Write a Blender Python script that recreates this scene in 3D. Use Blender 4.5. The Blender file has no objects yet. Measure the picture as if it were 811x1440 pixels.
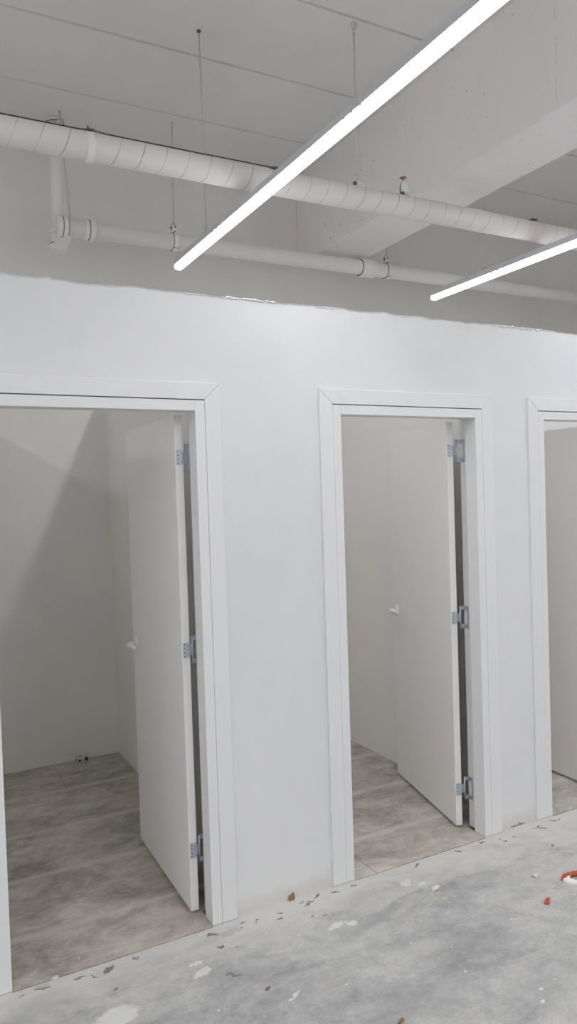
import bpy, bmesh, math, random
from mathutils import Vector, Matrix

random.seed(7)
SC = bpy.context.scene
COL = SC.collection

# ------------------------------------------------------------------ camera
cam_data = bpy.data.cameras.new('camera')
cam = bpy.data.objects.new('camera', cam_data)
COL.objects.link(cam)
RV = Vector((0.88233998, -0.46954437, -0.03168967))
UV = Vector((0.04036552, 0.00841964, 0.99914951))
FV = Vector((0.46887821, 0.88286873, -0.02638239))
M = Matrix((RV, UV, -FV)).transposed().to_4x4()
M.translation = Vector((0.0, -2.72073, 1.71832))
cam.matrix_world = M
cam_data.sensor_fit = 'VERTICAL'
cam_data.sensor_height = 24.0
cam_data.lens = 24.0 * 1037.22 / 1440.0
cam_data.clip_start = 0.05
SC.camera = cam

# ------------------------------------------------------------------ world, exposure
world = bpy.data.worlds.new('world')
SC.world = world
world.use_nodes = True
bg = world.node_tree.nodes['Background']
bg.inputs[0].default_value = (0.0, 0.0, 0.0, 1)      # closed room: only its lamps light it
bg.inputs[1].default_value = 0.0
SC.view_settings.view_transform = 'Standard'
SC.view_settings.look = 'None'
SC.view_settings.gamma = 1.0
SC.view_settings.use_curve_mapping = False
SC.view_settings.exposure = 0.0
LAMP = 9.0                                           # strength of the glowing sides of the LED diffusers
LAMP_W = 4.30                                         # watts per metre of LED strip, straight down
SC.cycles.max_bounces = 12
SC.cycles.diffuse_bounces = 8
SC.cycles.sample_clamp_indirect = 6.0


# ------------------------------------------------------------------ materials
def mat(name, col, rough=0.6, metal=0.0):
    m = bpy.data.materials.new(name)
    m.use_nodes = True
    b = m.node_tree.nodes['Principled BSDF']
    b.inputs['Base Color'].default_value = (*col, 1)
    b.inputs['Roughness'].default_value = rough
    b.inputs['Metallic'].default_value = metal
    return m


class NT:
    """small node-tree helper"""
    def __init__(s, m):
        s.t = m.node_tree
        s.b = s.t.nodes['Principled BSDF']

    def n(s, kind, **kw):
        x = s.t.nodes.new(kind)
        for k, v in kw.items():
            setattr(x, k, v)
        return x

    def l(s, a, b):
        s.t.links.new(a, b)

    def put(s, sock, v):
        if isinstance(v, (int, float, tuple)):
            sock.default_value = v
        else:
            s.l(v, sock)

    def pos(s):
        return s.n('ShaderNodeNewGeometry').outputs['Position']

    def math(s, op, a, b=0.0, c=0.0, clamp=False):
        x = s.n('ShaderNodeMath', operation=op)
        x.use_clamp = clamp
        for i, v in enumerate((a, b, c)):
            s.put(x.inputs[i], v)
        return x.outputs[0]

    def noise(s, vec, scale, detail=4, rough=0.55, dist=0.0):
        x = s.n('ShaderNodeTexNoise')
        s.l(vec, x.inputs['Vector'])
        x.inputs['Scale'].default_value = scale
        x.inputs['Detail'].default_value = detail
        x.inputs['Roughness'].default_value = rough
        x.inputs['Distortion'].default_value = dist
        return x.outputs['Fac']

    def mapping(s, vec, loc=(0, 0, 0), rot=(0, 0, 0), scale=(1, 1, 1), typ='POINT'):
        x = s.n('ShaderNodeMapping', vector_type=typ)
        s.l(vec, x.inputs['Vector'])
        x.inputs['Location'].default_value = loc
        x.inputs['Rotation'].default_value = rot
        x.inputs['Scale'].default_value = scale
        return x.outputs[0]

    def rng(s, v, a, b, c=0.0, d=1.0):
        x = s.n('ShaderNodeMapRange', clamp=True)
        s.put(x.inputs[0], v)
        for i, q in enumerate((a, b, c, d)):
            x.inputs[i + 1].default_value = q
        return x.outputs[0]

    def mix(s, f, a, b):
        x = s.n('ShaderNodeMix', data_type='RGBA')
        s.put(x.inputs[0], f)
        for i, v in ((6, a), (7, b)):
            if isinstance(v, tuple):
                x.inputs[i].default_value = (*v[:3], 1)
            else:
                s.l(v, x.inputs[i])
        return x.outputs[2]

    def sep(s, vec):
        x = s.n('ShaderNodeSeparateXYZ')
        s.l(vec, x.inputs[0])
        return x.outputs

    def col(s, v):
        s.l(v, s.b.inputs['Base Color'])

    def bump(s, h, strength=0.2, dist=0.01):
        x = s.n('ShaderNodeBump')
        x.inputs['Strength'].default_value = strength
        x.inputs['Distance'].default_value = dist
        s.l(h, x.inputs['Height'])
        s.l(x.outputs[0], s.b.inputs['Normal'])

    def ellipses(s, vec, spots):
        """0 at the centre .. 1 at the rim of the nearest of many small ellipses on the floor"""
        cur = None
        for (x, y, rx, ry, a) in spots:
            v = s.mapping(vec, (x, y, 0), (0, 0, a), (rx, ry, 1.0), 'TEXTURE')
            ln = s.n('ShaderNodeVectorMath', operation='LENGTH')
            s.l(v, ln.inputs[0])
            o = ln.outputs['Value']
            cur = o if cur is None else s.math('MINIMUM', cur, o)
        return cur


def plaster(name, base, vary=0.04, rough=0.65, bump=0.12, tint=(0.985, 0.99, 1.0)):
    m = mat(name, base, rough)
    t = NT(m)
    p = t.pos()
    f = t.rng(t.noise(p, 1.3, 5, 0.6, 0.6), 0.35, 0.65)
    lo = tuple(c * (1 - vary) * k for c, k in zip(base, tint))
    t.col(t.mix(f, lo, base))
    h = t.math('ADD', t.math('MULTIPLY', t.noise(p, 3.0, 3), 1.0), t.math('MULTIPLY', t.noise(p, 60.0, 3), 0.05))
    t.bump(h, bump, 0.02)
    return m


def partition_paint():
    m = plaster('partition_paint', (0.76, 0.77, 0.785), 0.05)
    t = NT(m)
    prev = t.b.inputs['Base Color'].links[0].from_socket
    p = t.pos()
    x, y, z = t.sep(p)
    nz = t.noise(t.mapping(p, scale=(6, 6, 14)), 2.0, 5, 0.65)
    grime = t.math('MULTIPLY', t.rng(t.math('SUBTRACT', z, t.math('MULTIPLY', nz, 0.10)), -0.03, 0.03, 1, 0), 0.5)
    c = t.mix(grime, prev, (0.58, 0.55, 0.47))
    # chipped paint with rusty filler at the wall foot between the second and third doors
    ax = t.math('MULTIPLY', t.rng(x, 2.655, 2.665), t.rng(x, 2.745, 2.755, 1, 0))
    hz = t.math('ADD', t.math('MULTIPLY', t.noise(p, 55.0, 3, 0.7), 0.040), -0.008)
    chip = t.math('MULTIPLY', ax, t.math('GREATER_THAN', hz, z))
    chipc = t.mix(t.rng(t.noise(p, 90, 2), 0.4, 0.6), (0.14, 0.075, 0.045), (0.42, 0.32, 0.24))
    t.col(t.mix(chip, c, chipc))
    return m


def concrete():
    m = mat('worn_concrete', (0.45, 0.45, 0.44), 0.75)
    t = NT(m)
    p = t.pos()
    x, y, z = t.sep(p)
    big = t.noise(p, 1.1, 6, 0.6, 0.8)
    mid = t.noise(t.mapping(p, rot=(0, 0, 0.5), scale=(1, 2.1, 1)), 3.2, 7, 0.68, 1.0)
    fine = t.noise(p, 38.0, 4, 0.7)
    grit = t.noise(p, 14.0, 8, 0.75, 0.4)
    f = t.math('ADD', t.math('ADD', t.math('MULTIPLY', big, 0.30), t.math('MULTIPLY', mid, 0.40)), t.math('MULTIPLY', grit, 0.30))
    c = t.mix(t.rng(f, 0.42, 0.58), (0.295, 0.295, 0.30), (0.535, 0.535, 0.525))
    c = t.mix(t.rng(fine, 0.35, 0.75, 0.0, 0.30), c, (0.62, 0.62, 0.60))
    c = t.mix(t.rng(t.noise(p, 70.0, 6, 0.8), 0.45, 0.68, 0.0, 0.35), c, (0.27, 0.27, 0.275))
    # skim of filler dust along the partition
    edge = t.rng(t.math('ADD', y, t.math('MULTIPLY', t.math('SUBTRACT', mid, 0.5), 0.30)), -0.26, -0.05)
    c = t.mix(t.math('MULTIPLY', edge, 0.85), c, (0.63, 0.63, 0.60))
    # pale scrapes and droplets of plaster
    sc = t.noise(t.mapping(p, rot=(0, 0, -0.7), scale=(2.2, 7, 1)), 2.4, 8, 0.72, 1.5)
    c = t.mix(t.rng(sc, 0.62, 0.70, 0, 0.5), c, (0.66, 0.66, 0.64))
    vo = t.n('ShaderNodeTexVoronoi', feature='F1', voronoi_dimensions='2D')
    t.l(p, vo.inputs['Vector'])
    vo.inputs['Scale'].default_value = 9.0
    vr = t.sep(vo.outputs['Color'])
    drop = t.math('MULTIPLY', t.math('LESS_THAN', vo.outputs['Distance'], t.math('MULTIPLY', vr[0], 0.045)), t.math('GREATER_THAN', vr[1], 0.62))
    c = t.mix(t.math('MULTIPLY', drop, 0.8), c, (0.74, 0.74, 0.71))
    # dark scuffs where the skim has flaked, and tan glue stains
    wob = t.n('ShaderNodeTexNoise')
    t.l(p, wob.inputs['Vector'])
    wob.inputs['Scale'].default_value = 42.0
    wob.inputs['Detail'].default_value = 3
    w1 = t.n('ShaderNodeVectorMath', operation='SUBTRACT')
    t.l(wob.outputs['Color'], w1.inputs[0])
    w1.inputs[1].default_value = (0.5, 0.5, 0.5)
    w2 = t.n('ShaderNodeVectorMath', operation='SCALE')
    t.l(w1.outputs[0], w2.inputs[0])
    w2.inputs['Scale'].default_value = 0.045
    w3 = t.n('ShaderNodeVectorMath', operation='ADD')
    t.l(p, w3.inputs[0])
    t.l(w2.outputs[0], w3.inputs[1])
    wp = w3.outputs[0]
    rnd = random.Random(3)
    S = [(1.023, -0.049, 1.6), (1.022, -0.133, .6), (1.078, -0.176, .7), (1.145, -0.065, .7), (1.16, -0.04, .7), (1.218, -0.051, 1),
         (1.2, -0.069, .6), (1.055, -0.076, .7), (1.44, -0.06, 1.3), (1.431, -0.034, .7), (1.47, -0.047, .7), (1.513, -0.022, 1.3),
         (1.594, -0.039, 1.1), (1.319, -0.054, .8), (1.297, -0.091, .8), (1.416, -0.137, .6), (1.468, -0.162, .6), (1.39, -0.217, .4),
         (1.54, -0.176, .5), (1.69, -0.038, .8), (2.787, -0.047, 1), (2.754, -0.055, .9), (2.79, -0.072, .8), (2.901, -0.039, 1.2),
         (2.932, -0.048, .8), (2.533, -0.074, 1), (2.606, -0.061, .8), (2.687, -0.219, .8), (2.528, -0.048, .7), (2.432, -0.031, 1.2),
         (2.275, -0.034, 1.2), (2.032, -0.04, 1.1), (0.387, -0.036, 1.3), (0.511, -0.042, 1.2), (0.617, -0.049, 1.8), (0.32, -0.037, .7),
         (0.612, -0.167, .6), (0.719, -0.034, .8), (0.562, -0.063, .7), (0.997, -0.312, 1.4)]
    spots = [(a, b, 0.016 * k * rnd.uniform(.8, 1.4), 0.006 * k * rnd.uniform(.8, 1.3), rnd.uniform(-0.9, 0.7)) for a, b, k in S]
    e = t.ellipses(wp, spots)
    c = t.mix(t.rng(e, 0.7, 1.15, 0.8, 0.0), c, (0.11, 0.11, 0.105))
    tan = t.ellipses(wp, [(1.083, -0.070, .038, .020, 0.1), (1.125, -0.066, .022, .016, 0.0), (1.27, -0.532, .03, .018, .3), (0.384, -0.02, .03, .014, 0)])
    c = t.mix(t.rng(tan, 0.7, 1.1, 0.6, 0.0), c, (0.47, 0.42, 0.34))
    # broad dark trodden patches and a trowelled arc
    dk = t.ellipses(p, [(1.05, -0.33, .22, .06, -.6), (1.60, -0.30, .30, .035, .25), (0.35, -0.14, .16, .07, .2), (1.8, -.62, .22, .12, .3), (1.45, -.75, .2, .1, 0)])
    c = t.mix(t.rng(dk, 0.3, 1.2, 0.40, 0.0), c, (0.27, 0.27, 0.275))
    wh = t.ellipses(wp, [(1.467, -0.247, .045, .016, .3), (1.53, -0.262, .03, .02, -.5), (0.578, -0.311, .085, .05, .1), (1.95, -.176, .02, .014, 0), (0.90, -0.185, .03, .012, 0), (1.128, -.524, .035, .008, .5)])
    c = t.mix(t.rng(wh, 0.75, 1.05, 0.85, 0.0), c, (0.72, 0.72, 0.69))
    t.col(c)
    t.bump(t.math('ADD', mid, t.math('MULTIPLY', fine, 0.5)), 0.15, 0.01)
    return m


def tile_stone(joints):
    m = mat('dusty_stone_tile', (0.25, 0.23, 0.21), 0.6)
    t = NT(m)
    p = t.pos()
    x, y, z = t.sep(p)
    streak = t.noise(t.mapping(p, rot=(0, 0, 0.35), scale=(1.4, 2.2, 1)), 2.8, 9, 0.76, 0.7)
    cloud = t.noise(p, 2.0, 5, 0.6, 0.5)
    fine = t.noise(t.mapping(p, rot=(0, 0, 0.5), scale=(1, 2.6, 1)), 26.0, 5, 0.75)
    f = t.math('ADD', t.math('MULTIPLY', streak, 0.5), t.math('MULTIPLY', cloud, 0.25))
    f = t.math('ADD', f, t.math('MULTIPLY', t.noise(t.mapping(p, rot=(0, 0, 0.2), scale=(1, 1.6, 1)), 11.0, 8, 0.8, 0.3), 0.25))
    c = t.mix(t.rng(f, 0.41, 0.58), (0.29, 0.262, 0.224), (0.62, 0.585, 0.527))
    c = t.mix(t.rng(fine, 0.55, 0.75, 0, 0.35), c, (0.66, 0.63, 0.58))
    sc = t.noise(t.mapping(p, rot=(0, 0, -0.3), scale=(1.3, 3, 1)), 3.4, 8, 0.78, 1.2)
    c = t.mix(t.rng(sc, 0.63, 0.70, 0, 0.6), c, (0.72, 0.69, 0.63))
    vo = t.n('ShaderNodeTexVoronoi', feature='F1', voronoi_dimensions='2D')
    t.l(p, vo.inputs['Vector'])
    vo.inputs['Scale'].default_value = 11.0
    vr = t.sep(vo.outputs['Color'])
    drop = t.math('MULTIPLY', t.math('LESS_THAN', vo.outputs['Distance'], t.math('MULTIPLY', vr[0], 0.05)), t.math('GREATER_THAN', vr[1], 0.7))
    c = t.mix(t.math('MULTIPLY', drop, 0.7), c, (0.80, 0.79, 0.75))
    # joints running along x, filled with pale filler that has been smeared beside them
    d = None
    for jy in (0.31, 0.78, 1.245, 1.75):
        k = t.math('ABSOLUTE', t.math('SUBTRACT', y, jy))
        d = k if d is None else t.math('MINIMUM', d, k)
    smear = t.rng(t.math('ADD', d, t.math('MULTIPLY', t.noise(p, 5.0, 5, 0.7), -0.05)), -0.018, 0.006, 0.55, 0.0)
    c = t.mix(smear, c, (0.66, 0.63, 0.58))
    # joints across: thin and dark, staggered row by row
    for (jx, y0, y1) in joints:
        k = t.math('LESS_THAN', t.math('ABSOLUTE', t.math('SUBTRACT', x, jx)), 0.0022)
        k = t.math('MULTIPLY', k, t.math('MULTIPLY', t.math('GREATER_THAN', y, y0), t.math('LESS_THAN', y, y1)))
        c = t.mix(t.math('MULTIPLY', k, 0.75), c, (0.2, 0.185, 0.17))
    t.col(c)
    t.bump(t.math('ADD', streak, t.math('MULTIPLY', fine, 0.4)), 0.2, 0.01)
    return m


def specked(name, base):
    m = plaster(name, base, 0.05, 0.75, 0.15)
    t = NT(m)
    prev = t.b.inputs['Base Color'].links[0].from_socket
    p = t.pos()
    sx, sy, sz = t.sep(p)
    flat = t.n('ShaderNodeCombineXYZ')
    t.l(sy, flat.inputs[0])
    t.l(t.math('ADD', sx, sz), flat.inputs[1])
    vo = t.n('ShaderNodeTexVoronoi', feature='F1', voronoi_dimensions='2D')
    t.l(flat.outputs[0], vo.inputs['Vector'])
    vo.inputs['Scale'].default_value = 15.0
    vr = t.sep(vo.outputs['Color'])
    big = t.rng(t.noise(p, 1.9, 3, 0.6), 0.47, 0.55)
    dot = t.math('MULTIPLY', t.math('LESS_THAN', vo.outputs['Distance'], t.math('MULTIPLY', vr[0], 0.085)), t.math('GREATER_THAN', vr[1], 0.45))
    dot = t.math('MULTIPLY', dot, big)
    c = t.mix(t.math('MULTIPLY', dot, 0.75), prev, (0.16, 0.15, 0.14))
    # a vertical formwork seam
    x, y, z = t.sep(p)
    sm = t.math('LESS_THAN', t.math('ABSOLUTE', t.math('SUBTRACT', y, t.math('ADD', -0.29, t.math('MULTIPLY', t.noise(p, 9, 3), 0.02)))), 0.0025)
    t.col(t.mix(t.math('MULTIPLY', sm, t.rng(t.noise(p, 24, 2), 0.45, 0.6, 0, 0.4)), c, (0.3, 0.29, 0.28)))
    return m


def wrapped():
    """pipe insulation wound with a white tape: thin helical lap lines"""
    m = mat('spiral_wrap', (0.74, 0.72, 0.69), 0.6)
    t = NT(m)
    p = t.pos()
    x, y, z = t.sep(p)
    ang = t.math('ARCTAN2', t.math('SUBTRACT', y, 0.445), t.math('SUBTRACT', 3.205, z))
    u = t.math('ADD', t.math('DIVIDE', x, 0.104), t.math('DIVIDE', ang, 2 * math.pi))
    u = t.math('ADD', u, t.math('MULTIPLY', t.noise(p, 4.0, 2), 0.25))
    fr = t.math('FRACT', t.math('ADD', u, 100.0))
    line = t.rng(t.math('ABSOLUTE', t.math('SUBTRACT', fr, 0.5)), 0.012, 0.03, 1, 0)
    wear = t.rng(t.noise(p, 7.0, 3), 0.38, 0.6)
    tone = t.mix(t.rng(t.noise(p, 2.2, 3), 0.38, 0.62), (0.83, 0.815, 0.79), (0.79, 0.755, 0.725))
    t.col(t.mix(t.math('MULTIPLY', line, t.math('MULTIPLY_ADD', wear, 0.6, 0.15)), tone, (0.30, 0.28, 0.26)))
    hs = t.math('ADD', t.math('MULTIPLY', fr, 0.3), t.math('MULTIPLY', t.noise(p, 14, 3), 0.3))
    t.bump(hs, 0.25, 0.01)
    return m


def smudged(name, base, rough):
    m = mat(name, base, rough)
    t = NT(m)
    p = t.pos()
    f = t.rng(t.noise(p, 2.6, 5, 0.65, 0.8), 0.60, 0.74, 0, 0.22)
    t.col(t.mix(f, base, tuple(c * 0.82 for c in base)))
    return m


def galvanised(name, base, rough):
    m = mat(name, base, rough, 0.85)
    t = NT(m)
    f = t.noise(t.pos(), 160.0, 3)
    t.col(t.mix(f, tuple(c * .88 for c in base), base))
    return m


M_WALL = partition_paint()
M_IN = plaster('room_wall_paint', (0.87, 0.86, 0.835), 0.03)
M_BACK = plaster('back_wall_paint', (0.83, 0.82, 0.79), 0.05)
M_CEIL = plaster('ceiling_paint', (0.79, 0.785, 0.765), 0.05, 0.8)
M_BEAM = specked('beam_paint', (0.86, 0.85, 0.84))
M_TRIM = smudged('trim_paint', (0.775, 0.785, 0.80), 0.42)
M_DOOR = smudged('door_paint', (0.84, 0.84, 0.83), 0.45)
M_CONC = concrete()
M_TILE = tile_stone([(0.83, 1.75, 2.3), (1.834, -1, 0.31)])
M_WRAP = wrapped()
M_PIPE = plaster('painted_pipe', (0.90, 0.895, 0.88), 0.05, 0.5, 0.03)
M_BAND = mat('white_band', (0.86, 0.88, 0.86), 0.5)
M_ROD = mat('painted_rod', (0.60, 0.60, 0.59), 0.5)
M_ZINC = galvanised('zinc_plate', (0.62, 0.66, 0.74), 0.38)
M_SCREW = mat('screw_hole', (0.10, 0.10, 0.12), 0.6)
M_NYLON = mat('white_handle', (0.84, 0.85, 0.87), 0.3)
M_BLACK = mat('black_cable', (0.04, 0.035, 0.03), 0.5)
M_DARKCLAMP = mat('dark_clamp', (0.16, 0.155, 0.15), 0.5, 0.3)
M_ALU = mat('white_aluminium', (0.66, 0.67, 0.72), 0.4, 0.2)
M_BRASS = mat('aged_brass', (0.36, 0.24, 0.11), 0.45, 0.8)
M_PLAST = plaster('dry_plaster', (0.68, 0.68, 0.65), 0.08, 0.85, 0.3)
M_BROWN = mat('brown_board', (0.26, 0.17, 0.10), 0.8)
M_TANB = mat('tan_board', (0.55, 0.50, 0.40), 0.8)
M_RED = smudged('orange_red_print', (0.52, 0.085, 0.03), 0.5)
M_PAPER = mat('white_card', (0.82, 0.82, 0.82), 0.6)
M_KRAFT = mat('grey_brown_card', (0.38, 0.33, 0.28), 0.8)
M_BOX = mat('cream_plastic', (0.62, 0.60, 0.52), 0.5)
M_HOLE = mat('hole_dark', (0.02, 0.02, 0.02), 0.8)
M_LED = bpy.data.materials.new('led_diffuser')
M_LED.use_nodes = True
_t = M_LED.node_tree
_t.nodes.remove(_t.nodes['Principled BSDF'])
_e = _t.nodes.new('ShaderNodeEmission')
_e.inputs[0].default_value = (0.985, 0.98, 1.0, 1)
_e.inputs[1].default_value = LAMP
_t.links.new(_e.outputs[0], _t.nodes['Material Output'].inputs[0])


# ------------------------------------------------------------------ mesh helpers
def B():
    return bmesh.new()


def box(bm, x0, x1, y0, y1, z0, z1, mi=0, mtx=None):
    v = [bm.verts.new((x, y, z)) for x in (x0, x1) for y in (y0, y1) for z in (z0, z1)]
    fs = []
    for q in ((0, 1, 3, 2), (4, 6, 7, 5), (0, 4, 5, 1), (2, 3, 7, 6), (0, 2, 6, 4), (1, 5, 7, 3)):
        f = bm.faces.new([v[i] for i in q])
        f.material_index = mi
        fs.append(f)
    if mtx is not None:
        for p in v:
            p.co = mtx @ p.co
    return v


def frame_of(d):
    d = d.normalized()
    a = Vector((0, 0, 1)) if abs(d.z) < 0.9 else Vector((1, 0, 0))
    u = d.cross(a).normalized()
    return u, d.cross(u).normalized()


def tube(bm, pts, r, n=16, mi=0, smooth=True, cap=True):
    """round bar through the points; r one radius or one for each point"""
    pts = [Vector(p) for p in pts]
    rs = r if isinstance(r, (list, tuple)) else [r] * len(pts)
    rings = []
    u0 = None
    for i, p in enumerate(pts):
        if i == 0:
            d = pts[1] - pts[0]
        elif i == len(pts) - 1:
            d = pts[-1] - pts[-2]
        else:
            d = (pts[i + 1] - p).normalized() + (p - pts[i - 1]).normalized()
        d = d.normalized()
        if u0 is None:
            u, w = frame_of(d)
        else:
            u = (u0 - d * u0.dot(d)).normalized()
            w = d.cross(u)
        u0 = u
        rings.append([bm.verts.new(p + (u * math.cos(2 * math.pi * k / n) + w * math.sin(2 * math.pi * k / n)) * rs[i]) for k in range(n)])
    for a, b in zip(rings, rings[1:]):
        for k in range(n):
            f = bm.faces.new((a[k], a[(k + 1) % n], b[(k + 1) % n], b[k]))
            f.smooth = smooth
            f.material_index = mi
    if cap:
        for ring in (rings[0][::-1], rings[-1]):
            f = bm.faces.new(ring)
            f.material_index = mi
    return rings


def lathe(bm, origin, axis, prof, n=24, mi=0, ring=False):
    """prof: list of (distance along axis, radius); sharp steps are repeated points"""
    o, d = Vector(origin), Vector(axis).normalized()
    u, w = frame_of(d)
    rings = []
    for (h, r) in prof:
        rings.append([bm.verts.new(o + d * h + (u * math.cos(2 * math.pi * k / n) + w * math.sin(2 * math.pi * k / n)) * max(r, 1e-5)) for k in range(n)])
    for a, b in zip(rings, rings[1:] + rings[:1] if ring else rings[1:]):
        for k in range(n):
            f = bm.faces.new((a[k], a[(k + 1) % n], b[(k + 1) % n], b[k]))
            f.material_index = mi
    for rg in () if ring else (rings[0][::-1], rings[-1]):
        f = bm.faces.new(rg)
        f.material_index = mi


def extrude_poly(bm, poly, fn, d0, d1, mi=0):
    """poly (a,b) pairs; fn(a,b,d) -> point"""
    A = [bm.verts.new(fn(a, b, d0)) for a, b in poly]
    C = [bm.verts.new(fn(a, b, d1)) for a, b in poly]
    n = len(poly)
    fs = [bm.faces.new(A[::-1]), bm.faces.new(C)]
    for k in range(n):
        fs.append(bm.faces.new((A[k], A[(k + 1) % n], C[(k + 1) % n], C[k])))
    for f in fs:
        f.material_index = mi
    return A, C


def props(o, label=None, cat=None, group=None, kind=None):
    if label: o['label'] = label
    if cat: o['category'] = cat
    if group: o['group'] = group
    if kind: o['kind'] = kind
    return o


def origin_of(o):
    p = Vector((0, 0, 0))
    while o is not None:
        p = p + o.location
        o = o.parent
    return p


def obj(name, bm, mats, parent=None, at=None, bevel=0.0, seg=2, local=False, smooth=False):
    """one mesh object; vertices are given in world coordinates unless local"""
    bmesh.ops.recalc_face_normals(bm, faces=bm.faces[:])
    base = Vector((0, 0, 0))
    if not local:
        base = Vector(at) if at is not None else Vector((0, 0, 0))
        sh = base if parent is None else (base if at is not None else origin_of(parent))
        for v in bm.verts:
            v.co -= sh
    me = bpy.data.meshes.new(name)
    bm.to_mesh(me)
    bm.free()
    if smooth:
        for p in me.polygons:
            p.use_smooth = True
    for m in (mats if isinstance(mats, (list, tuple)) else [mats]):
        me.materials.append(m)
    o = bpy.data.objects.new(name, me)
    COL.objects.link(o)
    if parent is not None:
        o.parent = parent
        if at is not None:
            o.location = base - origin_of(parent)
    elif at is not None and not local:
        o.location = base
    if bevel:
        b = o.modifiers.new('bevel', 'BEVEL')
        b.width = bevel
        b.segments = seg
        b.limit_method = 'ANGLE'
        b.angle_limit = math.radians(40)
    return o


def empty(name, loc, label=None, cat=None, group=None, kind=None, rot=0.0):
    o = bpy.data.objects.new(name, None)
    o.empty_display_size = 0.1
    COL.objects.link(o)
    o.location = loc
    o.rotation_euler = (0, 0, rot)
    return props(o, label, cat, group, kind)


# ------------------------------------------------------------------ setting
CEIL = 4.08
XL, XR, YN, YB = -4.2, 8.0, -12.0, 2.21
DOORS = [(0.291, 1.046), (1.718, 2.481), (2.940, 3.425)]     # clear openings
HEAD = 2.05
JT = 0.041                                                    # jamb face
CW = 0.066                                                    # casing width
FY = 0.012                                                    # plaster face; the casing face lies at y = 0
BYK = 0.140                                                   # back of the partition
TOPZ = 2.508

# concrete floor outside the fitting rooms
bm = B()
box(bm, XL, XR, YN, -0.005, -0.05, 0)
edges = [XL] + [v for a, b in DOORS for v in (a + 0.001, b - 0.001)] + [XR]
for i in range(0, len(edges), 2):
    box(bm, edges[i], edges[i + 1], -0.005, 0.05, -0.05, 0)
box(bm, XL, XR, -0.02, YB, -0.08, -0.03)
props(obj('floor', bm, M_CONC), kind='structure')

DIV = [(-1.62, -1.52), (-0.172, -0.072), (1.262, 1.362), (2.700, 2.800), (4.0, 4.1)]
# stone-look tile floor of each room
for i in range(3):
    a, b = DIV[i + 1][1], DIV[i + 2][0]
    o0, o1 = DOORS[i]
    bm = B()
    box(bm, a, b, BYK, YB, -0.03, 0.001)
    box(bm, o0 - 0.002, o1 + 0.002, 0.0, BYK, -0.03, 0.001)
    props(obj('floor', bm, M_TILE), kind='structure')

# front partition with three openings and a torn plaster top
bm = B()
op = [(a - JT - 0.004, b + JT + 0.004) for a, b in DOORS]
HZ = HEAD + JT + 0.004
xs = [-3.6] + [v for q in op for v in q] + [6.4]
for i in range(0, len(xs), 2):
    box(bm, xs[i], xs[i + 1], FY, BYK, 0, HZ)
rnd = random.Random(11)
N = 460
prev = None
xa, xb = -3.6, 6.4
tops = []
z_w = 0.0
for k in range(N + 1):
    x = xa + (xb - xa) * k / N
    z_w = z_w * 0.72 + rnd.uniform(-0.0035, 0.0035)
    tops.append((x, TOPZ + z_w + (0.004 if rnd.random() < .06 else 0)))
rows = []
for (x, z) in tops:
    rows.append([bm.verts.new(p) for p in ((x, FY, HZ), (x, FY, z - 0.006), (x, FY - 0.004, z - 0.001), (x, FY + 0.004, z), (x, BYK, TOPZ - 0.004), (x, BYK, HZ))])
for a, b in zip(rows, rows[1:]):
    for k in range(6):
        bm.faces.new((a[k], a[(k + 1) % 6], b[(k + 1) % 6], b[k]))
bm.faces.new(rows[0])
bm.faces.new(rows[-1][::-1])
# torn flakes of skim hanging at the top edge
for (x0, x1, amp) in ((1.02, 1.12, .004), (1.18, 1.42, .008), (1.62, 1.70, .005), (2.06, 2.12, .004), (2.62, 2.95, .010), (2.98, 3.02, .005), (0.72, .76, .004)):
    n = int((x1 - x0) / 0.008)
    pts, rad = [], []
    for k in range(n + 1):
        pts.append((x0 + (x1 - x0) * k / n, FY - 0.001 + rnd.uniform(-.001, .001), TOPZ - 0.002 + rnd.uniform(-.4, .5) * amp))
        rad.append(0.0015 + rnd.random() * amp * 0.55)
    tube(bm, pts, rad, 6)
props(obj('wall_front', bm, M_WALL), kind='structure')

# partitions between the rooms
for i, (a, b) in enumerate(DIV):
    bm = B()
    box(bm, a, b, BYK - 0.002, YB, 0.0, 2.50)
    props(obj('wall_divider', bm, M_IN), kind='structure')

# shell of the hall
bm = B(); box(bm, XL, XR, YB, YB + 0.15, -0.05, CEIL + 0.1)
props(obj('wall_back', bm, M_BACK), kind='structure')
bm = B(); box(bm, XL - 0.15, XL, YN, YB, -0.05, CEIL + 0.1)
props(obj('wall_left', bm, M_IN), kind='structure')
bm = B(); box(bm, XR, XR + 0.15, YN, YB, -0.05, CEIL + 0.1)
props(obj('wall_right', bm, M_IN), kind='structure')
bm = B(); box(bm, XL, XR, YN - 0.15, YN, -0.05, CEIL + 0.1)
props(obj('wall_near', bm, M_IN), kind='structure')

# plank ceiling: boards along x with open V joints
bm = B()
joints = [0.405 + 0.632 * k for k in range(-20, 4)]
joints = [j for j in joints if YN < j < YB - 0.05]
poly = [(YN, CEIL)]
for j in joints:
    poly += [(j - 0.009, CEIL), (j - 0.005, CEIL + 0.022), (j + 0.005, CEIL + 0.022), (j + 0.009, CEIL)]
poly += [(YB, CEIL), (YB, CEIL + 0.12), (YN, CEIL + 0.12)]
extrude_poly(bm, poly, lambda a, b, d: Vector((d, a, b)), XL, XR)
props(obj('ceiling', bm, M_CEIL), kind='structure')

# concrete downstand beam
bm = B()
box(bm, 2.765, 3.165, YN, YB, 3.44, CEIL + 0.05)
props(obj('ceiling_beam', bm, M_BEAM, bevel=0.008), kind='structure')


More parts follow.
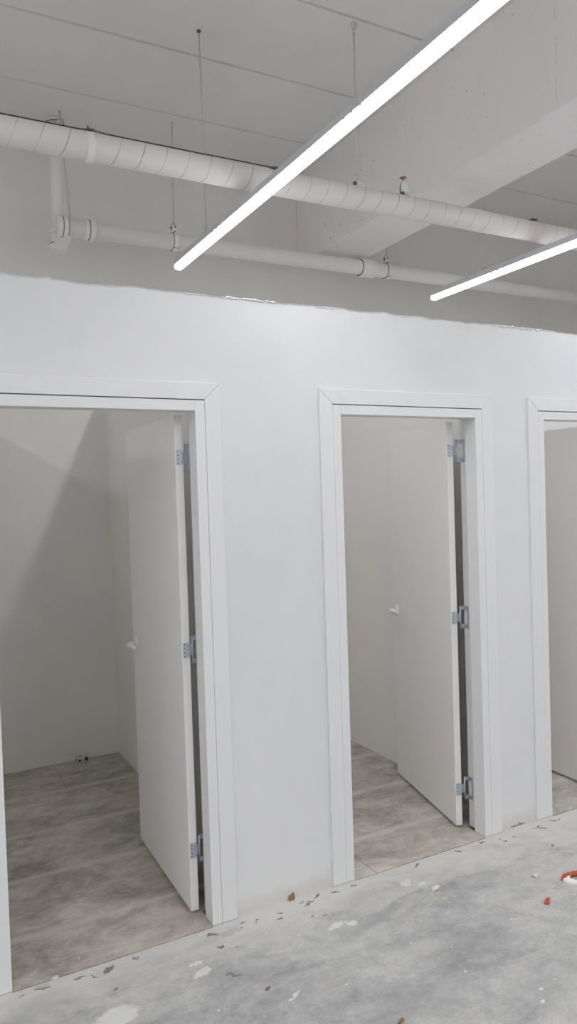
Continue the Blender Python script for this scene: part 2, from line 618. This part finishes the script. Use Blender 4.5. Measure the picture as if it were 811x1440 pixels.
# ------------------------------------------------------------------ door frames
def frame(n, a, b):
    r = empty('trim_%d' % n, (0.5 * (a + b), 0.0, 0.0), kind='structure')
    top = HEAD + JT + CW + 0.003
    o0, o1 = a - JT - 0.0009, b + JT + 0.0009                     # inner edge of the casing (open seam of 3 mm)
    c0, c1 = o0 - CW, o1 + CW
    hz = HEAD + JT + 0.004

    def board(poly):
        q = B()
        extrude_poly(q, poly, lambda x, z, d: Vector((x, d, z)), 0.0, FY + 0.001)
        return q
    g = 0.0006
    obj('casing_side', board([(c0, 0.002), (o0, 0.002), (o0, hz - g), (c0, top - g)]), M_TRIM, r, bevel=0.0014)
    obj('casing_side', board([(o1, 0.002), (c1, 0.002), (c1, top - g), (o1, hz - g)]), M_TRIM, r, bevel=0.0014)
    obj('casing_head', board([(c0 + g, top), (o0 + g, hz), (o1 - g, hz), (c1 - g, top)]), M_TRIM, r, bevel=0.0014)
    RB, SY = 0.020, 0.078                                        # rebate behind the door stop
    for sgn, x in ((-1, a), (1, b)):
        q = B()
        extrude_poly(q, [(x, 0.001), (x, SY), (x + sgn * RB, SY), (x + sgn * RB, BYK), (x + sgn * JT, BYK), (x + sgn * JT, 0.001)],
                     lambda u, v, d: Vector((u, v, d)), 0.002, HEAD + JT)
        obj('jamb_side', q, M_TRIM, r, bevel=0.0015)
    q = B()
    extrude_poly(q, [(0.0015, HEAD), (SY, HEAD), (SY, HEAD + RB), (BYK, HEAD + RB), (BYK, HEAD + JT), (0.0015, HEAD + JT)],
                 lambda u, v, d: Vector((d, u, v)), a + 0.0002, b - 0.0002)
    obj('jamb_head', q, M_TRIM, r, bevel=0.0015)
    return r


for i, (a, b) in enumerate(DOORS):
    frame(i + 1, a, b)


# ------------------------------------------------------------------ door leaves
def hinge(parent, z, pin, fx, L, ang):
    """butterfly hinge: holed plate on the leaf edge, pin, C-shaped plate turned against the jamb rebate (local to the leaf)"""
    q = B()
    pl = 0.0022
    y0 = -0.0003
    px, py = pin
    # leaf plate with chamfered neck
    poly = [(0.004, -.031), (0.026, -.031), (0.032, -.025), (0.032, -.022), (px - .003, -.022), (px - .003, .022), (0.032, .022), (0.032, .025), (0.026, .031), (0.004, .031)]
    extrude_poly(q, poly, lambda x, h, d: Vector((x, d + max(0.0, (x - .034) / (px - .034)) * (py + pl / 2), z + h)), y0 - pl, y0)
    tube(q, [(px, py, z - .056), (px, py, z + .056)], 0.0043, 12)
    T = Matrix.Translation((px, py, 0)) @ Matrix.Rotation(-ang, 4, 'Z')
    for z0, z1 in ((.036, .056), (-.056, -.036)):
        box(q, 0, fx, -.0035, -.0012, z + z0, z + z1, 0, T)
        box(q, fx - .0022, fx, -L, -.0012, z + z0, z + z1, 0, T)
    box(q, fx - .0022, fx, -L, -L + .006, z - .037, z + .037, 0, T)
    # countersunk screw holes
    for h in (-.024, -.009, .009, .024):
        lathe(q, (0.011, y0 - pl, z + h), (0, -1, 0), [(0, .0026), (.0006, .0026), (.0006, .0001)], 10, 1)
    for h in (-.017, .017):
        lathe(q, (0.026, y0 - pl, z + h), (0, -1, 0), [(0, .0018), (.0006, .0018), (.0006, .0001)], 10, 1)
    for h in (-.046, .046):
        for yy in (-.35, -.72):
            c = T @ Vector((fx - .0022, yy * L, z + h))
            d = T.to_3x3() @ Vector((-1, 0, 0))
            lathe(q, c, d, [(0, .0026), (.0006, .0026), (.0006, .0001)], 10, 1)
    return props(obj('hinge', q, [M_ZINC, M_SCREW], parent, local=True), 'silver butterfly hinge')


def leaf(n, x, y, ang, width, pin, fx, L, hz, label, handle=True, th=0.034, top=2.043):
    """leaf hinged on the right jamb; local +Y runs along the leaf away from the hinge, +X through its thickness"""
    r = empty('door_%d' % n, (x, y, 0.0), label, 'door', 'open white doors of the small rooms', 'structure', ang)
    q = B()
    box(q, 0, th, 0, width, 0.016, top)
    obj('door_leaf', q, M_DOOR, r, local=True, bevel=0.0018)
    for z in hz:
        hinge(r, z, pin, fx, L, ang)
    if handle:
        hy, hzv = width - 0.062, 1.008
        h = empty('door_handle', (0, 0, 0))
        h.parent = r
        q = B()
        lathe(q, (0, hy, hzv), (-1, 0, 0), [(0, .027), (.006, .027), (.009, .024), (.010, .012)], 28)
        obj('rose', q, M_NYLON, h, local=True, smooth=False)
        q = B()
        tube(q, [(-.006, hy, hzv), (-.030, hy, hzv), (-.040, hy - .002, hzv), (-.045, hy - .010, hzv), (-.047, hy - .026, hzv), (-.044, hy - .060, hzv), (-.037, hy - .100, hzv - .001), (-.035, hy - .106, hzv - .001)],
             [.0095, .0088, .0092, .0098, .0095, .009, .0082, .006], 16)
        for v in q.verts:
            if v.co.y < hy - 0.015:
                v.co.z = hzv + (v.co.z - hzv) * 1.25
        obj('lever', q, M_NYLON, h, local=True)
    return r


leaf(1, 0.999, 0.118, -0.016, 0.748, (0.047, 0.010), 0.0185, 0.036, (1.874, 1.090, 0.266), 'open white door of the first room, in the widest doorway, in front of the shadowed back wall')
leaf(2, 2.422, 0.146, -0.2335, 0.752, (0.055, 0.008), 0.0210, 0.036, (1.900, 1.066, 0.200), 'open white door in the middle doorway, swung back almost to its side wall')
leaf(3, 3.378, 0.118, -0.02, 0.46, (0.047, 0.010), 0.0185, 0.036, (1.88, 1.07, 0.22), 'open white door cut off by the picture edge, in the last doorway by the red scraps', handle=False, top=2.036)


# ------------------------------------------------------------------ hanging linear lights
def u_profile(w, h, n=6, r=0.012):
    """U of the diffuser, open top at z=0: (x,z) points"""
    pts = [(-w / 2, 0)]
    for k in range(n + 1):
        a = math.pi + (math.pi / 2) * k / n
        pts.append((-w / 2 + r + r * math.cos(a), -h + r + r * math.sin(a)))
    for k in range(n + 1):
        a = 1.5 * math.pi + (math.pi / 2) * k / n
        pts.append((w / 2 - r + r * math.cos(a), -h + r + r * math.sin(a)))
    pts.append((w / 2, 0))
    return pts


def linear_light(x, label, segs, rods, zc=3.037, lean=0.035):
    zt = zc + 0.012                                               # joint between diffuser and housing
    y1, y0 = segs[0][1], segs[-1][0]
    r = empty('linear_light', (x, y1, zt + 0.04), label, 'ceiling light', 'hanging linear lights')
    q = B()
    poly = [(-.023, -.003), (.023, -.003), (.023, .016), (.017, .018), (.017, .036), (-.017, .036), (-.017, .018), (-.023, .016)]
    extrude_poly(q, poly, lambda a, b, d: Vector((x + a, d, zt + b)), y0, y1 - 0.002)
    obj('housing', q, M_ALU, r, bevel=0.0015)
    for (a, b) in segs:
        q = B()
        extrude_poly(q, u_profile(.046, .028, r=.012), lambda u, v, d: Vector((x + u, d, zt - 0.001 + v)), a + 0.003, b - 0.003)
        obj('diffuser', q, M_LED, r)
    ld = bpy.data.lights.new('led_strip', 'AREA')
    ld.shape = 'RECTANGLE'
    ld.size, ld.size_y = 0.040, y1 - y0 - 0.03
    ld.energy = LAMP_W * (y1 - y0)
    ld.color = (0.985, 0.98, 1.0)
    lo = bpy.data.objects.new('led_strip', ld)                     # faces down from the bottom of the diffusers
    COL.objects.link(lo)
    lo.parent = r
    lo.location = Vector((x, 0.5 * (y0 + y1), zt - 0.0305)) - r.location
    for (a, b) in segs[1:3]:                                      # spring clips at each joint of two battens
        for dy in (-.055, 0.0, .05):
            q = B()
            extrude_poly(q, [(-.0265, -.008), (-.0235, -.008), (-.0235, .0165), (.0235, .0165), (.0235, -.008), (.0265, -.008), (.0265, .019), (-.0265, .019)], lambda u, v, d: Vector((x + u, d, zt + v)), b + dy - .006, b + dy + .006)
            obj('clip', q, M_ALU, r)
    for ry in rods:
        q = B()
        tube(q, [(x, ry + .005, zt + .04), (x - lean, ry - .07, CEIL + 0.004)], 0.0042, 10)
        rod = obj('suspension_rod', q, M_ROD, r)
        q = B()
        box(q, x - .016, x + .016, ry - .03, ry + .03, zt + .030, zt + .042)
        obj('bracket', q, M_ROD, rod)
        for s in (-1, 1):
            q = B()
            tube(q, [(x + s * .012, ry - .006, zt + .040), (x + s * .012, ry - .006, zt + .060), (x + s * .030, ry - .016, zt + .062)], .0042, 8)
            obj('wing_screw', q, M_ROD, rod)
        q = B()
        lathe(q, (x - lean, ry - .07, CEIL), (0, 0, -1), [(0, .011), (.006, .011), (.008, .005), (.014, .005)], 14)
        obj('ceiling_anchor', q, M_DARKCLAMP, rod)
    return r


SEGS = [(0.70, 1.345), (-0.53, 0.70), (-1.76, -0.53), (-2.99, -1.76), (-4.22, -2.99), (-5.45, -4.22)] + [(-6.68 - 1.23 * k, -5.45 - 1.23 * k) for k in range(4)]
linear_light(1.49, 'long hanging LED light crossing the wrapped pipe, its end above the first doorway', SEGS, (0.895, -1.95, -4.4))
linear_light(3.350, 'hanging LED light past the ceiling beam, cut off by the picture edge', SEGS, (0.868, -1.95, -4.4), lean=0.0)
linear_light(-1.0, 'hanging LED light outside the picture, on the side of the vertical riser pipe', SEGS, (0.88, -1.95, -4.4), lean=0.0)
linear_light(5.25, 'added hanging LED light outside the picture, beyond the last doorway', SEGS, (0.88, -1.95, -4.4), lean=0.0)  # unseen run, added for light and shadow in the last room
linear_light(-3.0, 'added hanging LED light outside the picture, nearest the end wall of the hall', SEGS, (0.88, -1.95, -4.4), lean=0.0)  # also out of view, added to help light the hall

# ------------------------------------------------------------------ wrapped pipe
PY1, PZ1, PR1 = 0.445, 3.205, 0.057
root = empty('wrapped_pipe', (1.5, PY1, PZ1), 'thick cream pipe wound with spiral tape, running under the ceiling across both lights', 'pipe')
bm = B()
rnd = random.Random(5)
pts, rad = [], []
n = 170
for k in range(n + 1):
    pts.append((XL + (XR - XL) * k / n, PY1 + rnd.uniform(-.0008, .0008), PZ1 + 0.004 * math.sin(k * .21) * .4))
    rad.append(PR1 + rnd.uniform(-.0010, .0012))
tube(bm, pts, rad, 28)
obj('pipe_body', bm, M_WRAP, root)
bm = B()
lathe(bm, (0.765, PY1, PZ1), (1, 0, 0), [(0, .056), (0, .0605), (.002, .062), (.030, .062), (.032, .0605), (.032, .056)], 32, ring=True)
props(obj('band', bm, M_BAND, root), 'plain white band around the wrapped pipe')

# thin black cable along the top of the pipe
bm = B()
tube(bm, [(XL + .01, PY1 - .012, PZ1 + PR1 + .007), (-0.5, PY1 - .012, PZ1 + PR1 + .007), (0.4, PY1 - .012, PZ1 + PR1 + .0065), (0.74, PY1 - .014, PZ1 + PR1 + .0062), (0.79, PY1 - .014, PZ1 + PR1 + .012), (0.85, PY1 - .013, PZ1 + PR1 + .0065), (1.2, PY1 - .012, PZ1 + PR1 + .006), (1.66, PY1 - .012, PZ1 + PR1 + .007)], 0.0026, 8)
props(obj('cable', bm, M_BLACK, at=(0, PY1, PZ1 + PR1)), 'thin black cable lying along the top of the wrapped pipe', 'cable')


def pipe_bracket(x, label):
    """small galvanised saddle on top of the wrapped pipe"""
    r = empty('pipe_bracket', (x, PY1, PZ1 + PR1), label, 'bracket', 'small brackets on the wrapped pipe')
    q = B()
    box(q, x - .022, x + .022, PY1 - .030, PY1 + .010, PZ1 + PR1 - .003, PZ1 + PR1 + .006)
    obj('plate', q, M_DARKCLAMP, r, bevel=.001)
    q = B()
    box(q, x - .006, x + .030, PY1 - .018, PY1 + .006, PZ1 + PR1 + .006, PZ1 + PR1 + .013)
    box(q, x + .024, x + .030, PY1 - .018, PY1 + .006, PZ1 + PR1 + .004, PZ1 + PR1 + .022)
    obj('tab', q, M_ROD, r, bevel=.001)
    return r


pipe_bracket(1.662, 'small bracket on the wrapped pipe where the black cable ends')
pipe_bracket(3.352, 'small bracket on the wrapped pipe past the ceiling beam')
bm = B()
box(bm, 0.768, 0.800, PY1 - .030, PY1 + .012, PZ1 + PR1 + .004, PZ1 + PR1 + .011)
box(bm, 0.770, 0.776, PY1 - .030, PY1 - .024, PZ1 + PR1 + .008, PZ1 + PR1 + .020)
props(obj('pipe_bracket', bm, M_DARKCLAMP, at=(0.78, PY1, PZ1 + PR1 + .004), bevel=.001), 'small dark bracket on the wrapped pipe above its plain white band', 'bracket', 'small brackets on the wrapped pipe')


# ------------------------------------------------------------------ pipe hangers
def pipe_hanger(x, py, pz, pr, top, label, strap=True, anchor=True, width=.030):
    r = empty('pipe_hanger', (x, py, pz + pr), label, 'pipe hanger', 'rod hangers holding the pipes')
    q = B()
    zb = pz + pr + (.055 if strap else .030)
    tube(q, [(x, py, zb - .02), top], 0.0045, 10)
    obj('rod', q, M_ROD, r)
    q = B()
    if strap:                                                      # two-part clamp ring with an upright ear
        lathe(q, (x - width / 2, py, pz), (1, 0, 0), [(0, pr + .0005), (0, pr + .007), (width, pr + .007), (width, pr + .0005)], 32, ring=True)
        obj('clamp_ring', q, M_BAND, r, bevel=.001)
        q = B()
        lathe(q, (x - width / 2 - .003, py, pz), (1, 0, 0), [(0, pr + .0005), (0, pr + .006), (.003, pr + .006), (.003, pr + .0005)], 32, ring=True)
        props(obj('rubber_liner', q, M_DARKCLAMP, r), 'dark rubber liner of the clamp')
        q = B()
        box(q, x - .016, x + .016, py - .012, py + .004, pz + pr - .002, pz + pr + .060)
        box(q, x - .016, x + .016, py - .012, py + .016, pz + pr + .052, pz + pr + .060)
        obj('ear', q, M_BAND, r, bevel=.002)
        q = B()
        for pp, dd, rr, tt in (((x + .004, py - .012, pz + pr + .042), (0, -1, 0), .006, .005), ((x - .016, py - .004, pz + pr + .034), (-1, 0, 0), .010, .007), ((x, py - .013, pz + pr + .008), (0, -1, 0), .006, .006)):
            q = B()
            lathe(q, pp, dd, [(0, rr), (tt, rr), (tt, .0001)], 6)
            obj('bolt', q, M_DARKCLAMP, r)
        for s in (-1, 1):
            q = B()
            lathe(q, (x + s * .009, py - (pr + .003) * .6, pz - (pr + .003) * .8), (0, -.6, -.8), [(0, .005), (.005, .005), (.005, .0001)], 6)
            obj('nut', q, M_DARKCLAMP, r)
    else:
        box(q, x - .016, x + .016, py - .014, py + .014, pz + pr - .001, pz + pr + .022)
        obj('ear', q, M_PIPE, r, bevel=.002)
        q = B()
        lathe(q, (x - .014, py - .006, pz + pr + .010), (-.8, -.6, 0), [(0, .011), (.014, .011), (.014, .0001)], 10)
        obj('bolt', q, M_DARKCLAMP, r)
        q = B()
        box(q, x + .004, x + .034, py - .022, py - .018, pz + pr - .010, pz + pr + .006)
        obj('strap', q, M_PIPE, r, bevel=.001)
    if anchor:
        q = B()
        t = Vector(top)
        lathe(q, (t.x, t.y, CEIL), (0, 0, -1), [(0, .016), (.004, .016), (.012, .012), (.030, .012), (.030, .006), (.052, .006), (.052, .009), (.060, .009)] if not strap else [(0, .008), (.004, .008), (.006, .0045)], 12)
        obj('ceiling_anchor', q, M_ROD, r)
    return r


PY2, PZ2, PR2 = 1.85, 3.360, 0.052
pipe_hanger(2.137, PY1, PZ1, PR1, (2.137, .437, CEIL), 'rod hanger of the wrapped pipe, its white rod crossing behind the longer light', strap=False)
pipe_hanger(1.655, PY2, PZ2, PR2, (1.634, 1.76, CEIL), 'rod hanger of the plain pipe near the end of the longer light')
pipe_hanger(3.327, PY2, PZ2, PR2, (3.335, 1.76, CEIL), 'rod hanger of the plain pipe just past the ceiling beam')

# ------------------------------------------------------------------ plain drain pipe with riser
root = empty('drain_pipe', (0.96, PY2, PZ2), 'plain white drain pipe with couplings and a vertical riser, running along the back wall', 'pipe')
bm = B()
tube(bm, [(0.985, PY2, PZ2), (XR, PY2, PZ2)], PR2, 28)
obj('pipe_body', bm, M_PIPE, root)
bm = B()
lathe(bm, (0.918, PY2, PZ2), (1, 0, 0), [(0, .056), (.003, .060), (.028, .060), (.030, .056), (.0305, .052), (.0335, .052), (.034, .059), (.058, .059), (.062, .054)], 32)
obj('cleanout_cap', bm, M_PIPE, root)
for x0, big in ((1.078, .0), (3.085, .004)):
    bm = B()
    lathe(bm, (x0, PY2, PZ2), (1, 0, 0), [(0, .053), (.003, .058 + big), (.024, .060 + big), (.027, .052), (.030, .052), (.031, .064 + big), (.052, .066 + big), (.058, .060), (.064, .053)]
          if big == 0 else [(0, .053), (.002, .066), (.036, .068), (.040, .062), (.046, .060), (.074, .060), (.080, .062), (.084, .068), (.112, .067), (.116, .053)], 32)
    obj('coupling', bm, M_PIPE, root)
RX, RY, RR = 0.955, 2.012, 0.033
bm = B()
tube(bm, [(RX, RY, CEIL + 0.004), (RX, RY, 3.28)], RR, 24)
obj('riser', bm, M_PIPE, root)
bm = B()
lathe(bm, (RX, RY, CEIL - 0.010), (0, 0, -1), [(0, .0335), (.0, .037), (.014, .037), (.014, .0335)], 28, ring=True)
obj('riser_collar', bm, M_PIPE, root)
bm = B()
tube(bm, [(RX - .05, RY - .02, CEIL - .040), (RX - .02, RY - .042, CEIL - .03), (RX + .05, RY - .03, CEIL - .012), (RX + .056, RY - .03, CEIL - .045)], .0028, 6)
obj('tie_wire', bm, M_DARKCLAMP, root)
# branch fitting: from the end of the pipe back to the riser, and the socket closing the riser below
bm = B()
tube(bm, [(0.972, PY2 + .010, PZ2 - .012), (0.970, PY2 + .050, PZ2 - .032), (0.966, RY - .060, PZ2 - .046), (RX + .004, RY - .020, PZ2 - .062), (RX + .002, RY, PZ2 - .072)], [.044, .044, .043, .040, .036], 24)
obj('elbow', bm, M_PIPE, root)
bm = B()
lathe(bm, (RX, RY, 3.392), (0, 0, -1), [(0, .034), (.002, .047), (.020, .047), (.026, .038), (.062, .037), (.085, .040), (.090, .049), (.094, .051), (.122, .051), (.128, .047), (.130, .0001)], 28)
obj('socket', bm, M_PIPE, root)
for sx, sr in ((0.9485, .0605), (1.1075, .0610), (3.0835, .0600)):
    bm = B()
    lathe(bm, (sx, PY2, PZ2), (1, 0, 0), [(0, .050), (0, sr), (.003, sr), (.003, .050)], 32, ring=True)
    props(obj('seal', bm, M_DARKCLAMP, root), 'dark seal ring')
bm = B()
lathe(bm, (RX, RY, 3.3075), (0, 0, -1), [(0, .034), (0, .0500), (.0025, .0500), (.0025, .034)], 28, ring=True)
props(obj('seal', bm, M_DARKCLAMP, root), 'dark seal ring')
# hanger rod beside the riser
bm = B()
tube(bm, [(0.972, 1.91, CEIL), (1.003, 1.87, PZ2 + PR2 - .002)], .0045, 8)
props(obj('hanger_rod', bm, M_ROD, at=(1.0, 1.88, PZ2 + PR2)), 'thin hanger rod beside the vertical riser pipe', 'rod')

# ------------------------------------------------------------------ upright sprinkler head
SX, SZ = 2.428, PZ1 + PR1
root = empty('sprinkler_head', (SX, PY1, SZ), 'upright sprinkler head with brass plate, its body wrapped in white, on the wrapped pipe', 'sprinkler')
bm = B()
lathe(bm, (SX, PY1, SZ - .001), (0, 0, 1), [(0, .022), (.010, .023), (.014, .026), (.030, .027), (.050, .026), (.066, .020), (.074, .013), (.076, .012)], 24)
obj('wrapped_body', bm, M_BAND, root, smooth=True)
bm = B()
tube(bm, [(SX - .022, PY1 - .010, SZ), (SX - .027, PY1 - .010, SZ + .012), (SX - .027, PY1 - .008, SZ + .04), (SX - .016, PY1 - .006, SZ + .066)], .003, 8)
obj('frame_arm', bm, M_DARKCLAMP, root)
bm = B()
lathe(bm, (SX - .020, PY1 - .020, SZ - .001), (0, 0, 1), [(0, .010), (.012, .009)], 10)
obj('base_nut', bm, M_DARKCLAMP, root)
bm = B()
lathe(bm, (SX, PY1, SZ + .068), (0, 0, 1), [(0, .012), (.008, .011), (.009, .005), (.026, .004), (.027, .008)], 16)
obj('stem', bm, M_BRASS, root)
bm = B()
lathe(bm, (SX, PY1, SZ + .094), (0, 0, 1), [(0, .006), (.0005, .018), (.002, .0185), (.004, .012), (.007, .005), (.007, .0001)], 20)
obj('deflector', bm, M_BRASS, root)
for s in (0, 1):
    bm = B()
    tube(bm, [(SX + .012 + s * .022, PY1 - .054 + .02 * s, PZ1 + .030 + .016 * s), (SX + .010 + s * .022, PY1 - .042 + .014 * s, PZ1 + .046 + s * .009), (SX + .004 + s * .018, PY1 - .022, PZ1 + .060)], .004, 8)
    obj('sealing_tape', bm, M_BAND, root)

# ------------------------------------------------------------------ junction box lying in the first room
JX, JY = 1.000, 2.160
root = empty('junction_box', (JX, JY, 0.001), 'small cream electrical box with dark holes lying at the back wall of the first room', 'electrical box')
bm = B()
box(bm, JX - .030, JX + .030, JY - .026, JY + .026, .001, .040)
obj('box_body', bm, M_BOX, root, bevel=.006, seg=3)
for pp, dd, rr in (((JX - .014, JY - .0258, .019), (0, -1, 0), .0075), ((JX + .014, JY - .0258, .019), (0, -1, 0), .005), ((JX - .0298, JY - .006, .022), (-1, 0, 0), .008), ((JX - .006, JY, .0398), (0, 0, 1), .008)):
    bm = B()
    lathe(bm, pp, dd, [(0, rr), (.0008, rr), (.0008, .0001)], 12)
    props(obj('knockout', bm, M_HOLE, root), 'dark knockout hole')
bm = B()
box(bm, JX + .022, JX + .036, JY - .030, JY - .014, .014, .036)
obj('lug', bm, M_HOLE, root, bevel=.002)


# ------------------------------------------------------------------ scraps on the floor
def flake(bm, x, y, rx, ry, ang, th, seed, lift=0.0, curl=0.0, n=13, z0=0.0):
    """irregular plate: a broken chip with a jagged rim; curl raises two opposite edges, lift tips one side up"""
    rd = random.Random(seed)
    ca, sa = math.cos(ang), math.sin(ang)

    def P(k, s, z):
        a = 2 * math.pi * k / n
        f = s * rads[k]
        u, v = rx * f * math.cos(a), ry * f * math.sin(a)
        zz = z + curl * (u / rx) ** 2 + lift * (0.5 + 0.5 * u / rx)
        return Vector((x + u * ca - v * sa, y + u * sa + v * ca, z0 + zz))
    rads = [rd.uniform(.72, 1.12) for _ in range(n)]
    lo = [bm.verts.new(P(k, 1.0, 0.0)) for k in range(n)]
    hi = [bm.verts.new(P(k, 0.93, th)) for k in range(n)]
    mid = [bm.verts.new(P(k, 0.5, th * rd.uniform(1.0, 1.35))) for k in range(n)]
    cl = bm.verts.new((x, y, z0 + lift * .5))
    ch = bm.verts.new((x, y, z0 + th * 1.2 + lift * .5))
    for k in range(n):
        j = (k + 1) % n
        bm.faces.new((lo[k], lo[j], hi[j], hi[k]))
        bm.faces.new((hi[k], hi[j], mid[j], mid[k]))
        bm.faces.new((mid[k], mid[j], ch))
        bm.faces.new((lo[j], lo[k], cl))


def scrap(name, m, label, cat, group, x, y, *a, **k):
    q = B()
    flake(q, x, y, *a, **k)
    return props(obj(name, q, m, at=(x, y, k.get('z0', 0.0))), label, cat, group)


G1 = 'plaster chips on the concrete floor'
scrap('plaster_splat', M_PLAST, 'large pale oval blob of dried plaster on the concrete before the first doorway', 'plaster blob', 'dried plaster blobs on the concrete', 0.905, -0.245, .042, .020, .35, .004, 1)
scrap('plaster_splat', M_PLAST, 'broad pale patch of plaster at the very bottom edge of the picture', 'plaster blob', 'dried plaster blobs on the concrete', 0.578, -0.315, .070, .042, .1, .002, 12)
scrap('plaster_chip', M_PLAST, 'flat white plaster chip nearest the middle doorway, largest of the chips there', 'plaster chip', G1, 1.893, -0.137, .032, .024, .45, .004, 2)
scrap('plaster_chip', M_PLAST, 'white plaster chip tilted up with a dark shadow under its edge', 'plaster chip', G1, 1.970, -0.240, .024, .013, .15, .003, 3, lift=.010)
scrap('plaster_chip', M_PLAST, 'thin curled white chip lying between the red crumb and the wall', 'plaster chip', G1, 2.412, -0.381, .024, .013, .1, .002, 4, curl=.012)
scrap('plaster_chip', M_PLAST, 'faint white chip lying between two brighter chips before the middle doorway', 'plaster chip', G1, 1.948, -0.176, .020, .012, .0, .003, 5)
scrap('plaster_chip', M_PLAST, 'small round white chip at the bottom of the picture, upper of two', 'plaster chip', G1, 1.871, -0.919, .009, .008, 0, .003, 6)
scrap('plaster_chip', M_PLAST, 'oblong white chip at the bottom of the picture, lower of two', 'plaster chip', G1, 1.829, -0.967, .012, .008, .2, .003, 7)
scrap('plaster_chip', M_PLAST, 'small white chip on the tile edge of the first doorway', 'plaster chip', G1, 0.437, -0.004, .014, .010, .3, .006, 8, z0=.001)
scrap('plaster_chip', M_PLAST, 'white crumb alone on the concrete midway below the middle doorway', 'plaster chip', G1, 1.713, -0.720, .007, .006, 0, .003, 9)
scrap('plaster_chip', M_TANB, 'tan chip lying before the middle doorway, below the white chips', 'plaster chip', G1, 1.953, -0.322, .018, .012, .1, .005, 10)
scrap('board_chip', M_BROWN, 'brown splinter at the bottom edge of the picture', 'chip', 'brown board scraps', 1.371, -0.803, .020, .006, .35, .006, 14)
scrap('board_chip', M_BROWN, 'brown chip on the open concrete below the wall between the first two doorways', 'chip', 'brown board scraps', 1.069, -0.442, .012, .006, .4, .005, 15)

# brown scrap standing against the wall foot
bm = B()
ox, oy = 1.404, 0.003
extrude_poly(bm, [(-.014, 0), (.012, 0), (.016, .014), (.012, .030), (.004, .022), (-.010, .020)], lambda a, b, d: Vector((ox + a, oy + d + b * .2, b)), -.002, .002)
props(obj('board_chip', bm, M_BROWN, at=(ox, oy, 0)), 'brown torn scrap standing against the foot of the wall', 'chip', 'brown board scraps')

# torn red and white card, half outside the picture
CX, CY = 2.576, -0.527
root = empty('torn_card', (CX, CY, 0.0), 'torn white card with an orange red top strip at the picture edge', 'torn card')


def ring_pt(a, s, z):
    u, v = math.cos(a) * .112 * s, math.sin(a) * .045 * s
    return Vector((CX + .88 * u + .47 * v, CY - .47 * u + .88 * v, z))


bm = B()
rd = random.Random(21)
n = 26
rows = []
for k in range(n + 1):                                            # front: white card, a curled band lying open
    a = math.pi * 0.86 + (math.pi * 1.20) * k / n
    h = .016 + .004 * rd.random() + .006 * math.cos(a) ** 2
    w = .24 + .05 * rd.random()
    rows.append([bm.verts.new(p) for p in (ring_pt(a, 1.0, .001), ring_pt(a, 1.0 - w * .1, h * .5), ring_pt(a, 1.0 - w, h * .8), ring_pt(a, .985 - w, h * .8 - .0015), ring_pt(a, .985 - w * .1, h * .5 - .0015), ring_pt(a, .98, .0005))])
for a, b in zip(rows, rows[1:]):
    for k in range(6):
        bm.faces.new((a[k], a[(k + 1) % 6], b[(k + 1) % 6], b[k]))
bm.faces.new(rows[0]); bm.faces.new(rows[-1][::-1])
props(obj('card_band', bm, M_PAPER, root), 'white inner side of the torn card')
bm = B()
rows = []
for k in range(n + 1):                                            # back: printed red fold standing up
    a = math.pi * 0.98 - (math.pi * 0.9) * k / n
    h = .018 + .006 * rd.random()
    rows.append([bm.verts.new(p) for p in (ring_pt(a, 1.06, .002), ring_pt(a, 1.02, h), ring_pt(a, .92, h + .003 * rd.random()), ring_pt(a, .78, h * .55 + .004 * rd.random()), ring_pt(a, .80, h * .5 - .003), ring_pt(a, .98, .001))])
for a, b in zip(rows, rows[1:]):
    for k in range(6):
        bm.faces.new((a[k], a[(k + 1) % 6], b[(k + 1) % 6], b[k]))
bm.faces.new(rows[0]); bm.faces.new(rows[-1][::-1])
props(obj('printed_fold', bm, M_RED, root), 'orange red printed fold')
bm = B()
flake(bm, CX + .01, CY + .002, .085, .028, -.49, .002, 30)
props(obj('card_back', bm, M_KRAFT, root), 'grey brown raw card')

bm = B()
flake(bm, 2.292, -0.559, .019, .013, .2, .006, 23, lift=.006, curl=.006, n=9)
props(obj('red_crumb', bm, M_RED, at=(2.292, -.559, 0)), 'small orange red crumb of torn card on the concrete', 'scrap')
